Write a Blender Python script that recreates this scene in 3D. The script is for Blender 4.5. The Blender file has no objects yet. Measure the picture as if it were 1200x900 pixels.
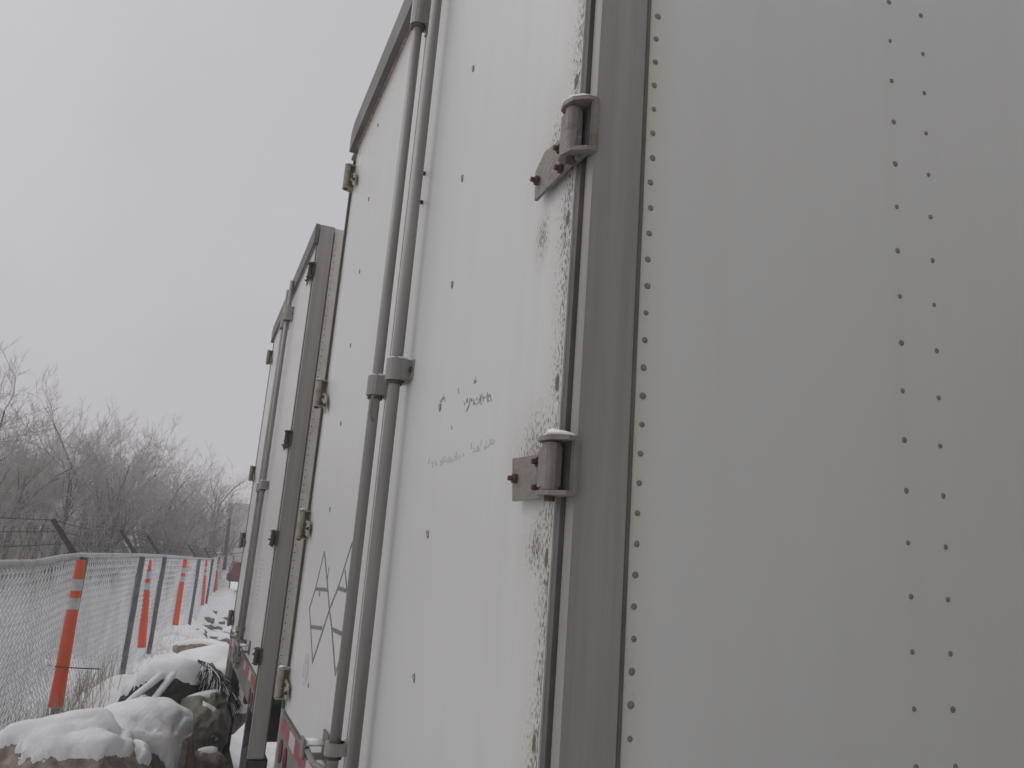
import bpy, bmesh, math, random
from mathutils import Vector, Matrix, noise
R_ = math.radians
random.seed(7)
sc = bpy.context.scene
COL = sc.collection

# ------------------------------------------------------------ camera
F = 940.0; CZ = 2.0
Zc = Vector((312, 4065, -F)).normalized()
vx = 215.0
V = (-(vx-600)*Zc.x + F*Zc.z)/Zc.y
Yc = Vector((vx-600, V, -F)).normalized()
Xc = Yc.cross(Zc)
RW = Matrix((Xc, Yc, Zc))
cam_d = bpy.data.cameras.new('camera'); cam = bpy.data.objects.new('camera', cam_d); COL.objects.link(cam)
cam.matrix_world = Matrix.Translation((0, 0, CZ)) @ RW.to_4x4()
cam_d.sensor_width = 36; cam_d.lens = 36*F/1200; cam_d.clip_start = 0.03; cam_d.clip_end = 3000
sc.camera = cam
def W(px, py, X=None, Y=None):          # a measured sight line met with the plane x = X or y = Y
    d = RW @ Vector((px-600, 450-py, -F))
    t = X/d.x if X is not None else Y/d.y
    return Vector((0, 0, CZ)) + d*t

# ------------------------------------------------------------ world + sun
SUN_EL, SUN_AZ = 48, 150                # azimuth from +X towards +Y
w = bpy.data.worlds.new('World'); sc.world = w; w.use_nodes = True
nt = w.node_tree; nt.nodes.clear()
out = nt.nodes.new('ShaderNodeOutputWorld'); bg = nt.nodes.new('ShaderNodeBackground')
sky = nt.nodes.new('ShaderNodeTexSky'); sky.sky_type = 'NISHITA'; sky.sun_disc = False
sky.sun_elevation = R_(SUN_EL); sky.sun_rotation = R_(90-SUN_AZ)
sky.dust_density = 6; sky.air_density = 1.0
hs = nt.nodes.new('ShaderNodeHueSaturation'); hs.inputs['Saturation'].default_value = 0.08
mx = nt.nodes.new('ShaderNodeMix'); mx.data_type = 'RGBA'
mx.inputs['Factor'].default_value = 0.86                # cloud layer over the clear sky
mx.inputs['B'].default_value = (5.26, 5.15, 5.38, 1)
nt.links.new(sky.outputs[0], hs.inputs['Color']); nt.links.new(hs.outputs[0], mx.inputs['A'])
stc = nt.nodes.new('ShaderNodeTexCoord'); cn = nt.nodes.new('ShaderNodeTexNoise'); cn.inputs['Scale'].default_value = 2.2; cn.inputs['Detail'].default_value = 3
nt.links.new(stc.outputs['Generated'], cn.inputs['Vector'])
cr_ = nt.nodes.new('ShaderNodeMapRange'); cr_.inputs['From Min'].default_value = .3; cr_.inputs['From Max'].default_value = .7
cr_.inputs['To Min'].default_value = .95; cr_.inputs['To Max'].default_value = 1.05; nt.links.new(cn.outputs['Fac'], cr_.inputs['Value'])
vm = nt.nodes.new('ShaderNodeVectorMath'); vm.operation = 'SCALE'; nt.links.new(mx.outputs['Result'], vm.inputs[0]); nt.links.new(cr_.outputs[0], vm.inputs['Scale'])
nt.links.new(vm.outputs[0], bg.inputs['Color']); bg.inputs['Strength'].default_value = 0.1
nt.links.new(bg.outputs[0], out.inputs[0])
sd = bpy.data.lights.new('sun', 'SUN'); sd.energy = 0.5; sd.angle = R_(50); sd.color = (1, .985, .96)
so = bpy.data.objects.new('sun', sd); COL.objects.link(so)
sdir = Vector((math.cos(R_(SUN_EL))*math.cos(R_(SUN_AZ)), math.cos(R_(SUN_EL))*math.sin(R_(SUN_AZ)), math.sin(R_(SUN_EL))))
so.rotation_euler = sdir.to_track_quat('Z', 'Y').to_euler()
sc.view_settings.view_transform = 'Standard'; sc.view_settings.look = 'None'
sc.view_settings.exposure = 0.0; sc.view_settings.gamma = 1
sc.render.engine = 'CYCLES'

# ------------------------------------------------------------ materials
def mat(name, col, rough=.6, metal=0, noise_amt=0, scale=8, col2=None, bump=0, bscale=None, stretch=(1, 1, 1), lo=.4, hi=.65, spec=None):
    m = bpy.data.materials.new(name); m.use_nodes = True; n = m.node_tree; b = n.nodes['Principled BSDF']
    b.inputs['Roughness'].default_value = rough; b.inputs['Metallic'].default_value = metal
    b.inputs['Base Color'].default_value = (*col, 1)
    if spec is not None: b.inputs['Specular IOR Level'].default_value = spec
    tc = n.nodes.new('ShaderNodeTexCoord'); mp = n.nodes.new('ShaderNodeMapping'); mp.inputs['Scale'].default_value = stretch
    n.links.new(tc.outputs['Object'], mp.inputs['Vector'])
    if col2:
        nz = n.nodes.new('ShaderNodeTexNoise'); nz.inputs['Scale'].default_value = scale; nz.inputs['Detail'].default_value = 6; nz.inputs['Roughness'].default_value = .6
        n.links.new(mp.outputs[0], nz.inputs['Vector'])
        cr = n.nodes.new('ShaderNodeValToRGB'); cr.color_ramp.elements[0].position = lo; cr.color_ramp.elements[1].position = hi
        cr.color_ramp.elements[0].color = (*col, 1); cr.color_ramp.elements[1].color = (*col2, 1)
        n.links.new(nz.outputs['Fac'], cr.inputs['Fac']); n.links.new(cr.outputs[0], b.inputs['Base Color'])
    if bump:
        nb = n.nodes.new('ShaderNodeTexNoise'); nb.inputs['Scale'].default_value = bscale or scale*3; nb.inputs['Detail'].default_value = 5
        n.links.new(mp.outputs[0], nb.inputs['Vector'])
        bp = n.nodes.new('ShaderNodeBump'); bp.inputs['Strength'].default_value = bump; bp.inputs['Distance'].default_value = .02
        n.links.new(nb.outputs['Fac'], bp.inputs['Height']); n.links.new(bp.outputs[0], b.inputs['Normal'])
    return m

def stained(name, col, dirt, edge_axis, edges, width, rough=.38, streak=True, dirt_amt=.9, grime=None, spots=(), halos=(), amt=.30):
    """white paint with speckled dirt gathering along given lines of the panel (object coordinate edge_axis = value)"""
    m = bpy.data.materials.new(name); m.use_nodes = True; n = m.node_tree; L = n.links; b = n.nodes['Principled BSDF']
    b.inputs['Roughness'].default_value = rough
    tc = n.nodes.new('ShaderNodeTexCoord'); sp = n.nodes.new('ShaderNodeSeparateXYZ'); L.new(tc.outputs['Object'], sp.inputs[0])
    def math_(op, a, c, clamp=False):
        q = n.nodes.new('ShaderNodeMath'); q.operation = op; q.use_clamp = clamp
        for i, v in enumerate((a, c)):
            if v is None: continue
            if hasattr(v, 'links'): L.new(v, q.inputs[i])
            else: q.inputs[i].default_value = v
        return q.outputs[0]
    def noise_(scale, detail, st=(1, 1, 1)):
        mp = n.nodes.new('ShaderNodeMapping'); mp.inputs['Scale'].default_value = st; L.new(tc.outputs['Object'], mp.inputs[0])
        q = n.nodes.new('ShaderNodeTexNoise'); q.inputs['Scale'].default_value = scale; q.inputs['Detail'].default_value = detail; q.inputs['Roughness'].default_value = .65
        L.new(mp.outputs[0], q.inputs['Vector']); return q.outputs['Fac']
    near = None
    for e in edges:
        d = math_('ABSOLUTE', math_('SUBTRACT', sp.outputs[edge_axis], e), None)
        k = math_('SUBTRACT', 1.0, math_('DIVIDE', d, width), True)
        near = k if near is None else math_('MAXIMUM', near, k)
    def pt(y, z, ry, rz):
        a = math_('POWER', math_('DIVIDE', math_('SUBTRACT', sp.outputs[1], y), ry), 2.0); c = math_('POWER', math_('DIVIDE', math_('SUBTRACT', sp.outputs[2], z), rz), 2.0)
        return math_('SUBTRACT', 1.0, math_('SQRT', math_('ADD', a, c), None), True)
    for h in halos: near = math_('MAXIMUM', near, pt(*h))
    fine = noise_(210, 4, (1, 1, .5)); coarse = noise_(9, 5, (1, 1, .5))
    # speckles: threshold falls near the edge
    thr = math_('SUBTRACT', .745, math_('MULTIPLY', math_('POWER', near, .9), amt))
    thr = math_('SUBTRACT', thr, math_('MULTIPLY', math_('SUBTRACT', coarse, .5), .35))
    spk = math_('MULTIPLY', math_('SUBTRACT', fine, thr), 6.0, True)
    fz = noise_(60, 4, (1, 1, .6)); ss = None
    for q_ in spots:
        k = math_('MULTIPLY', math_('SUBTRACT', pt(*q_), math_('MULTIPLY', fz, .95)), 5.0, True)
        ss = k if ss is None else math_('MAXIMUM', ss, k)
    if ss is not None: spk = math_('MAXIMUM', spk, ss)
    mix1 = n.nodes.new('ShaderNodeMix'); mix1.data_type = 'RGBA'
    # yellowish wash near the edge
    wash = math_('MULTIPLY', math_('MULTIPLY', near, coarse), .85, True)
    mix1.inputs['A'].default_value = (*col, 1); g = grime or (.46, .44, .34)
    mix1.inputs['B'].default_value = (*g, 1); L.new(wash, mix1.inputs['Factor'])
    # faint cloudy dirt and vertical run marks everywhere
    run = noise_(14, 5, (1, 1, .05)); cl = noise_(1.7, 4)
    rr = math_('MULTIPLY', math_('SUBTRACT', run, .50), 1.1, True)
    rr = math_('MULTIPLY', math_('ADD', rr, math_('MULTIPLY', math_('SUBTRACT', cl, .45), .5, True)), (.45 if streak else .30), True)
    mix2 = n.nodes.new('ShaderNodeMix'); mix2.data_type = 'RGBA'; L.new(mix1.outputs['Result'], mix2.inputs['A'])
    mix2.inputs['B'].default_value = (.36, .345, .31, 1); L.new(rr, mix2.inputs['Factor'])
    mix3 = n.nodes.new('ShaderNodeMix'); mix3.data_type = 'RGBA'; L.new(mix2.outputs['Result'], mix3.inputs['A'])
    mix3.inputs['B'].default_value = (*dirt, 1); L.new(math_('MULTIPLY', spk, dirt_amt), mix3.inputs['Factor'])
    L.new(mix3.outputs['Result'], b.inputs['Base Color'])
    rg = math_('ADD', rough, math_('MULTIPLY', spk, .4), True); L.new(rg, b.inputs['Roughness'])
    bp = n.nodes.new('ShaderNodeBump'); bp.inputs['Strength'].default_value = .12; bp.inputs['Distance'].default_value = .01
    L.new(noise_(3.5, 2), bp.inputs['Height']); L.new(bp.outputs[0], b.inputs['Normal'])
    return m

M = {}
M['snow'] = mat('snow', (.84, .845, .86), .8, col2=(.92, .92, .93), scale=5, bump=.35, bscale=38)
M['frame'] = mat('weathered_grey_metal', (.265, .254, .236), .5, .12, col2=(.375, .36, .337), scale=13, stretch=(1, 1, .05), bump=.12, bscale=60, lo=.35, hi=.7)
M['frame2'] = mat('grey_frame_metal', (.17, .165, .15), .55, .25, col2=(.24, .23, .21), scale=7, stretch=(1, 1, .15))
M['rod'] = mat('galvanised_rod', (.24, .237, .22), .48, .3, col2=(.36, .352, .33), scale=16, stretch=(1, 1, .07), bump=.1, bscale=70)
M['hinge'] = mat('dirty_steel', (.235, .22, .20), .55, .35, col2=(.15, .115, .09), scale=22, bump=.25, lo=.5, hi=.75)
M['hinge_tan'] = mat('tan_stained_steel', (.33, .31, .26), .6, .1, col2=(.19, .14, .10), scale=26, lo=.5, hi=.7)
M['bolt'] = mat('rusty_bolt', (.07, .045, .035), .75, .3, col2=(.14, .07, .045), scale=40)
M['rivet'] = mat('dull_rivet', (.17, .16, .14), .5, .3, col2=(.30, .29, .26), scale=2.5)
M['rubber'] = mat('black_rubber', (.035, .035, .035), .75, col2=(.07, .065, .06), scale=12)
M['dark'] = mat('dark_undercarriage', (.045, .042, .042), .7, col2=(.09, .08, .075), scale=7)
M['seal'] = mat('dark_door_seal', (.10, .092, .088), .6, col2=(.15, .135, .125), scale=10)
M['header'] = mat('dull_header_metal', (.12, .115, .108), .55, .3, col2=(.17, .16, .15), scale=8)
M['rust'] = mat('rusty_seam', (.24, .15, .13), .8, col2=(.40, .34, .31), scale=30)
M['red_tape'] = mat('red_reflective_tape', (.27, .035, .05), .45, col2=(.33, .09, .10), scale=20); M['white_tape'] = mat('white_reflective_tape', (.50, .49, .48), .45, col2=(.38, .37, .36), scale=20)
M['red_lens'] = mat('red_lamp_lens', (.11, .012, .015), .25)
M['orange'] = mat('orange_plastic', (.74, .10, .035), .55, col2=(.50, .12, .07), scale=9, bump=.1, lo=.45, hi=.75)
M['band'] = mat('dirty_reflective_band', (.55, .56, .55), .45, col2=(.42, .42, .41), scale=20)
M['galv'] = mat('galvanised_fence_steel', (.22, .23, .25), .55, .4, col2=(.30, .31, .33), scale=12)
M['rail'] = mat('frosted_rail_steel', (.48, .49, .50), .6, .1, col2=(.33, .33, .34), scale=9)
M['frostwire'] = mat('frosted_wire', (.80, .81, .83), .7, col2=(.62, .63, .65), scale=3)
M['postdark'] = mat('dark_galvanised_post', (.11, .115, .13), .55, .3, col2=(.17, .175, .19), scale=12)
M['barb'] = mat('old_wire', (.085, .08, .08), .6, .4)
M['bark'] = mat('frosted_bark', (.085, .075, .07), .9, col2=(.17, .155, .15), scale=3)
M['twig'] = mat('frosted_twigs', (.34, .315, .30), .9, col2=(.56, .54, .535), scale=.8)
M['twig_dark'] = mat('dark_twigs', (.22, .20, .19), .9, col2=(.40, .38, .37), scale=.8)
M['brush'] = mat('dormant_brush', (.33, .30, .27), .9, col2=(.48, .45, .43), scale=1.1)
M['straw'] = mat('dry_straw', (.30, .26, .20), .9, col2=(.48, .46, .43), scale=4)
M['rock'] = mat('tan_boulder', (.19, .155, .125), .9, col2=(.42, .36, .30), scale=13, bump=1.0, bscale=22)
M['rock2'] = mat('grey_boulder', (.12, .11, .105), .9, col2=(.25, .23, .21), scale=14, bump=1.0, bscale=24)
M['rock3'] = mat('mossy_pale_stone', (.17, .17, .135), .9, col2=(.34, .33, .29), scale=9, bump=.9, bscale=18)
M['wood'] = mat('weathered_wood', (.22, .16, .12), .85, col2=(.13, .095, .075), scale=12, stretch=(1, 1, .1))
M['blackplastic'] = mat('black_plastic', (.02, .02, .022), .55)
M['mark'] = mat('grey_painted_mark', (.10, .10, .105), .6, col2=(.26, .255, .255), scale=45)
M['faded'] = mat('faded_violet_print', (.42, .38, .43), .6, col2=(.62, .60, .62), scale=40)
M['faint'] = mat('faint_old_lettering', (.47, .465, .47), .6, col2=(.60, .59, .59), scale=60)
M['speck'] = mat('dark_dirt', (.10, .095, .09), .8)
M['smudge'] = mat('grubby_rivet', (.20, .19, .17), .8, col2=(.50, .49, .47), scale=120, lo=.45, hi=.65)
M['faintspeck'] = mat('worn_lettering', (.20, .20, .20), .8, col2=(.50, .50, .50), scale=90)
M['postwood'] = mat('grey_weathered_post', (.10, .09, .088), .85, col2=(.16, .15, .145), scale=10)
M['roof'] = mat('roof_sheet', (.6, .6, .6), .6)
M['carpaint'] = mat('dark_red_paint', (.16, .012, .025), .3, spec=.5)
M['glass'] = mat('dark_glass', (.02, .02, .025), .1)
WHITE = (.60, .597, .587)

# ------------------------------------------------------------ helpers
def obj(name, bm, m, parent=None, smooth=False, kind=None, label=None):
    me = bpy.data.meshes.new(name); bm.normal_update(); bm.to_mesh(me); bm.free()
    me.materials.append(m)
    if smooth:
        for p in me.polygons: p.use_smooth = True
    o = bpy.data.objects.new(name, me); COL.objects.link(o)
    if parent: o.parent = parent
    if kind: o['kind'] = kind
    if label: o['label'] = label
    return o
def mesh(name, vs, fs, m, parent=None, smooth=False, kind=None):
    me = bpy.data.meshes.new(name); me.from_pydata(vs, [], fs); me.update(); me.materials.append(m)
    if smooth:
        for p in me.polygons: p.use_smooth = True
    o = bpy.data.objects.new(name, me); COL.objects.link(o)
    if parent: o.parent = parent
    if kind: o['kind'] = kind
    return o
def thing(name, label, cat, loc=(0, 0, 0), group=None):
    o = bpy.data.objects.new(name, None); COL.objects.link(o); o.location = loc; o.empty_display_size = .2
    o['label'] = label; o['category'] = cat
    if group: o['group'] = group
    return o
def tag(o, label, cat, group=None):
    o['label'] = label; o['category'] = cat
    if group: o['group'] = group
    return o
def box(bm, a, b, bev=0):
    a = Vector(a); b = Vector(b); lo = Vector(map(min, a, b)); hi = Vector(map(max, a, b))
    r = bmesh.ops.create_cube(bm, size=1)['verts']
    for v in r: v.co = Vector((lo[i] + (v.co[i]+.5)*(hi[i]-lo[i]) for i in range(3)))
    if bev:
        es = list({e for v in r for e in v.link_edges})
        bmesh.ops.bevel(bm, geom=es, offset=bev, segments=2, affect='EDGES', clamp_overlap=True)
def tube(bm, pts, rad, n=10, cap=True, squash=1):
    rings = []
    for i, p in enumerate(pts):
        p = Vector(p); d = (Vector(pts[min(i+1, len(pts)-1)]) - Vector(pts[max(i-1, 0)])).normalized()
        u = d.cross(Vector((0, 0, 1)));
        if u.length < .05: u = d.cross(Vector((0, 1, 0)))
        u.normalize(); v = d.cross(u)
        r = rad[i] if isinstance(rad, (list, tuple)) else rad
        rings.append([bm.verts.new(p + (u*math.cos(2*math.pi*k/n) + v*math.sin(2*math.pi*k/n)*squash)*r) for k in range(n)])
    for a, b in zip(rings, rings[1:]):
        for k in range(n): bm.faces.new((a[k], a[(k+1) % n], b[(k+1) % n], b[k]))
    if cap:
        bm.faces.new(rings[0][::-1]); bm.faces.new(rings[-1])
def prism(bm, poly, axis, a, b):        # poly in the two other axes, extruded from a to b
    def mk(p, t):
        q = list(p); q.insert(axis, t); return bm.verts.new(q)
    A = [mk(p, a) for p in poly]; B = [mk(p, b) for p in poly]; n = len(poly)
    bm.faces.new(A[::-1]); bm.faces.new(B)
    for i in range(n): bm.faces.new((A[i], A[(i+1) % n], B[(i+1) % n], B[i]))
    bmesh.ops.recalc_face_normals(bm, faces=bm.faces)
def dome(bm, c, r, nrm, h=.5):
    r_ = bmesh.ops.create_uvsphere(bm, u_segments=10, v_segments=6, radius=r)['verts']
    q = Vector(nrm).to_track_quat('Z', 'Y')
    for v in r_: v.co = q @ Vector((v.co.x, v.co.y, v.co.z*h)) + Vector(c)

# ------------------------------------------------------------ trailers (local frame: x into the trailer from its door face, y across, z = ground 0)
TW, TH = 2.59, 3.96                     # width, roof height
Z_SILL = 1.40                           # bottom of doors
def dlocal(px, py):
    p = W(px, py, X=XR); return p.y-T1Y, p.z
XR = .464; T1Y = .965
SP = [(.064, dlocal(*q)[1], .016, .034) for q in ((683, 88), (664, 258), (653, 448), (640, 655), (625, 870))]
HL = [(.10, 2.68, .17, .16), (.11, 2.18, .17, .12), (.07, 2.5, .05, .3), (.10, 2.03, .10, .08), (.16, 2.53, .05, .09)]
M['door_a'] = stained('white_door_paint', WHITE, (.085, .064, .046), 1, (.046, 2.44), .10, amt=.33, spots=SP, halos=HL)
M['door_far'] = stained('white_door_paint_far', (.59, .583, .57), (.16, .12, .10), 1, (.06, 2.45), .05, dirt_amt=.8)
M['side'] = stained('white_side_paint', (.67, .67, .648), (.2, .19, .16), 0, (.095,), .05, amt=.16, rough=.42, streak=False, dirt_amt=.35, grime=(.50, .51, .37))
M['side2'] = stained('white_side_paint_old', (.70, .69, .66), (.28, .14, .13), 0, (.10,), .25, rough=.5, dirt_amt=.35, amt=.26, grime=(.46, .42, .36))
HZ = (3.67, 2.665, 2.115, 1.50)

def hinge(parent, y, z, s, wing, m, snow=True):
    """s=-1: hinge at the low-y corner (door lies towards +y); strap wraps from the post, sleeve on a pin, wing plate bolted on the door"""
    d = -s
    bm = bmesh.new()
    t = .006; yo = y; dep = .046
    hh = .041 if wing == 'angled' else .037
    if s > 0:
        hh = .055
        for zz in (z-hh, z+hh):
            prism(bm, [(.004, yo-.012*d), (.004, yo+.030*d), (-dep+.014, yo+.036*d), (-dep, yo+.026*d), (-dep, yo+.008*d), (-dep+.012, yo-.004*d), (-.012, yo-.012*d)], 2, zz-t/2, zz+t/2)
        box(bm, (-dep+.006, yo-.0125*d, z-hh), (.012, yo-.006*d, z+hh), .002)
        strap = obj('hinge', bm, m, parent)
        bm = bmesh.new(); tube(bm, [(-.033, yo+.019*d, z-hh+.004), (-.033, yo+.019*d, z+hh-.004)], .0135, 14)
        obj('sleeve', bm, m, strap)
        sy, sx = yo+.016*d, -.033
    else:                                              # strap folded round the post's corner
        for zz in (z-hh, z+hh):
            prism(bm, [(.0055, -.009), (.0055, .0), (-.001, .006), (-.001, .046), (-.022, .050), (-.033, .042), (-.036, .026), (-.030, .006), (-.010, -.009)], 2, zz-.0032, zz+.0032)
        box(bm, (-.0045, -.0095, z-hh-.0033), (.0085, -.003, z+hh+.0033), .0025)
        strap = obj('hinge', bm, m, parent)
        bm = bmesh.new(); box(bm, (-.0035, -.0025, z-hh+.003), (-.0015, .040, z+hh-.003)); obj('hinge_gap_shade', bm, M['rubber'], strap)  # black plate stands in for the shade between sleeve and strap
        bm = bmesh.new(); tube(bm, [(-.018, .026, z-hh+.005), (-.018, .026, z+hh-.005)], .0125, 16)
        box(bm, (-.0285, .015, z-hh+.0055), (-.006, .052, z+hh-.0055), .004)
        obj('sleeve', bm, m, strap)
        sy, sx = .026, -.018
    bm = bmesh.new(); tube(bm, [(sx, sy, z-hh-.010), (sx, sy, z+hh+.007)], .008, 8); obj('pin', bm, M['bolt'], strap)
    a = yo+.022*d
    if s < 0:
        if wing == 'angled':
            poly = [(.020, z+.010), (.071, z+.012), (.137, z+.022), (.1716, z+.001), (.166, z-.052), (.10, z-.055), (.020, z-.052)]
            poly = [(.012, z-.012), (.071, z+.011), (.137, z+.021), (.1716, z+.001), (.1665, z-.053), (.012, z-.050)]
            bolts = [(.1565, z-.022), (.0699, z-.008), (.0614, z-.045)]
        else:
            poly = [(.02, z+.018), (.060, z+.021), (.179, z+.026), (.1665, z-.040), (.02, z-.041)]
            bolts = [(.1566, z-.007), (.0702, z+.010), (.0639, z-.027)]
    elif wing == 'angled':
        poly = [(a+.012*d, z), (a+.062*d, z-.010), (a+.115*d, z-.032), (a+.140*d, z-.058), (a+.146*d, z-.108), (a+.01*d, z-.030)]
        bolts = [(a+.066*d, z-.026), (a+.060*d, z-.054), (a+.135*d, z-.072)]
    else:
        poly = [(a-.006*d, z+.020), (a+.112*d, z+.008), (a+.112*d, z-.050), (a-.006*d, z-.038)]
        bolts = [(a+.040*d, z+.000), (a+.040*d, z-.034), (a+.108*d, z-.018)]
    bm = bmesh.new(); prism(bm, poly, 0, -.016, -.0105); obj('wing_plate', bm, m, strap)
    for by, bz in bolts:
        bm = bmesh.new(); tube(bm, [(-.0155, by, bz), (-.022, by, bz)], .0078, 6); tube(bm, [(-.022, by, bz), (-.029, by, bz)], .0042, 6)
        obj('bolt', bm, M['bolt'], strap)
    if snow:
        bm = bmesh.new()
        if s < 0: tube(bm, [(.000, -.004, z+hh+.004), (-.010, .006, z+hh+.006), (-.018, .022, z+hh+.008), (-.022, .044, z+hh+.004)], [.006, .011, .015, .006], 10, squash=.42)
        else: tube(bm, [(-.018, yo+.010*d, z+hh+.006), (-.034, yo+.014*d, z+hh+.007), (-.044, yo+.018*d, z+hh+.004)], [.008, .012, .005], 10, squash=.4)
        obj('snow', bm, M['snow'], strap, smooth=True)
    return strap

RV = {}
def trailer(name, label, loc, near=True, low=False, group='white semi trailers parked side by side', length=13.0, doormat='door_a', sidemat='side', rods=(.975, 1.20), header_rise=0):
    t = thing(name, label, 'trailer', loc, group)
    L = length
    # side panels
    for s, y0 in ((0, 0), (1, TW)):
        bm = bmesh.new()
        ya, yb = (y0+.004, y0+.03) if s == 0 else (y0-.03, y0-.004)
        box(bm, (.0945, ya, Z_SILL-.10), (L, yb, TH-.03))
        p = obj('side_panel', bm, M[sidemat], t)
        if s == 0 or not low:
            sgn = -1 if s == 0 else 1
            yy = ya if s == 0 else yb
            cols = [.1065] + ([.599, .678] if not low else [])
            if near: cols += [.594+k*1.22 for k in range(1, 10)] + [.673+k*1.22 for k in range(1, 10)]
            rest = []
            for ci, cx in enumerate(cols):
                step = .0413 if ci == 0 else .0826
                z = 1.84 - step*int((1.84-Z_SILL)/step)
                while z < TH-.06:
                    j = random.uniform(-.0012, .0012)
                    if near and s == 0 and cx < 1 and 1.7 < z < 3.16:
                        if 'rv' not in RV:
                            bm = bmesh.new(); dome(bm, (0, 0, 0), .0047, (0, -1, 0), .55); o = obj('rivet', bm, M['rivet'], p, smooth=True); RV['rv'] = o
                        else: o = RV['rv'].copy(); COL.objects.link(o); o.parent = p
                        q = random.uniform(.85, 1.15); o.location = (cx+j, yy, z); o.scale = (q*random.uniform(.9, 1.1), 1, q)
                    else: rest.append((cx, yy, z, sgn))
                    z += step
            bm = bmesh.new()
            for (cx, y_, z_, sg_) in rest:
                bmesh.ops.create_cone(bm, cap_ends=True, segments=6, radius1=.005, radius2=.003, depth=.005, matrix=Matrix.Translation((cx, y_, z_)) @ Matrix.Rotation(R_(90*-sg_), 4, 'X'))
            obj('rivets', bm, M['rivet'], p, smooth=True, kind='stuff')
    bm = bmesh.new(); box(bm, (.03, .01, TH-.03), (L, TW-.01, TH-.005)); obj('roof', bm, M['roof'], t)
    bm = bmesh.new(); box(bm, (.25, .06, TH-.0052), (L, TW-.06, TH+.015), .012); obj('snow_cover', bm, M['snow'], t)
    bm = bmesh.new(); box(bm, (L, .02, Z_SILL-.1), (L+.03, TW-.02, TH-.01)); obj('front_wall', bm, M[sidemat], t)
    bm = bmesh.new(); box(bm, (.10, .035, Z_SILL-.14), (L-.01, TW-.035, Z_SILL-.06)); obj('floor', bm, M['dark'], t)
    # corner posts: a folded section, narrow flange behind, wide wrap on the side
    for s in (0, 1):
        bm = bmesh.new()
        prof = [(.006, .000), (.085, .000), (.091, .0035), (.091, .010), (.060, .012), (.060, .075), (.024, .075), (.024, .031), (.012, .028), (.006, .024), (.0035, .012)]
        if s: prof = [(x, TW-y) for x, y in prof][::-1]
        prism(bm, prof, 2, 1.0, TH-.003)
        # weld bead / return along the wrap's inner edge
        bm2 = bmesh.new(); yy = -.0015 if s == 0 else TW+.0015
        box(bm2, (.0855, yy, 1.0), (.0915, .012 if s == 0 else TW-.012, TH-.04), .001)
        pst = obj('corner_post', bm, M['frame'], t); obj('edge_bead', bm2, M['seal'], pst)
        bm = bmesh.new(); y0, y1 = (.0312, .0452) if s == 0 else (TW-.048, TW-.031)
        box(bm, (.0012, y0, Z_SILL-.01), (.0235, y1, TH-.14)); obj('door_seal', bm, M['seal'], t)
    # header
    bm = bmesh.new()
    zt = TH-.002+header_rise-(.032 if near else 0)
    E_ = TW-.12 if near else TW-.02
    hv = [(-.001, zt-.118), (-.001, zt), (E_-.06, zt), (E_-.012, zt-.02), (E_, zt-.05), (E_, zt-.120), (E_-.03, zt-.134), (E_-.06, zt-.118)]
    prism(bm, hv, 0, -.034 if near else -.022, .0015)
    obj('header', bm, M['header'], t)
    bm = bmesh.new(); box(bm, (.007, .0765, zt-.12), (.05, TW-.0765, zt-.001)); obj('header_beam', bm, M['header'], t)
    bm = bmesh.new(); box(bm, (-.010, .05, zt-.122), (.02, TW-.05, zt-.106)); obj('header_seam', bm, M['rust'], t)
    # doors
    mid = 1.232; zb, ztop = Z_SILL, TH-.122
    for s, (a, b) in ((0, (.0455, mid-.004)), (1, (mid+.004, TW-.142))):
        if s: b = TW-.145
        bm = bmesh.new(); box(bm, (0, a, zb), (.03, b, ztop), .0025)
        d = obj('door', bm, M[doormat], t)
        bm = bmesh.new()                                # pressed rim just inside the hinge side edge
        e = a if s == 0 else b; q = 1 if s == 0 else -1
        box(bm, (-.0012, e+.0005*q, zb), (.004, e+.0035*q, ztop), .0004); obj('edge_rim', bm, M['band'], d)
        rv = []
        if near and s == 0:                             # pop rivets in a row down the door
            for k in range(-4, 9):
                z = 2.325 + .272*k
                if zb+.05 < z < ztop-.05: rv.append((.66, z))
        if near and s == 1:
            for k in range(-4, 9):
                z = 2.17 + .30*k
                if zb+.05 < z < ztop-.05: rv += [(1.95, z)]
        for y, z in rv:
            bm = bmesh.new(); dome(bm, (-.001, 0, 0), .0062, (-1, 0, 0), .5)
            for v in bm.verts: v.co.z *= 1.5+.4*math.sin(v.co.z*900)
            o = obj('rivet', bm, M['smudge'], d, smooth=True); o.location = (0, y+random.uniform(-.004, .004), z+random.uniform(-.01, .01)); o.rotation_euler = (random.uniform(-.5, .1), 0, 0)
    bm = bmesh.new(); box(bm, (.02, mid-.0035, zb), (.028, mid+.0035, ztop)); obj('centre_seal', bm, M['rubber'], t)
    # sill with tape
    bm = bmesh.new(); box(bm, (.004, .078, Z_SILL-.20), (.10, TW-.078, Z_SILL-.012), .006); sill = obj('rear_sill', bm, M['frame2'], t)
    y = .10; i = 0
    while y < TW-.2:
        y2 = y+(.15 if i % 2 else .28)
        bm = bmesh.new(); box(bm, (.0015, y, Z_SILL-.085), (.0045, min(y2, TW-.1), Z_SILL-.035)); obj('reflective_tape', bm, M['white_tape' if i % 2 else 'red_tape'], sill)
        y = y2; i += 1
    for y in (.16, .30, TW-.30, TW-.16):
        bm = bmesh.new(); tube(bm, [(.006, y, Z_SILL-.145), (-.001, y, Z_SILL-.145)], .042, 16); obj('tail_lamp', bm, M['red_lens'], t)
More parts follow.
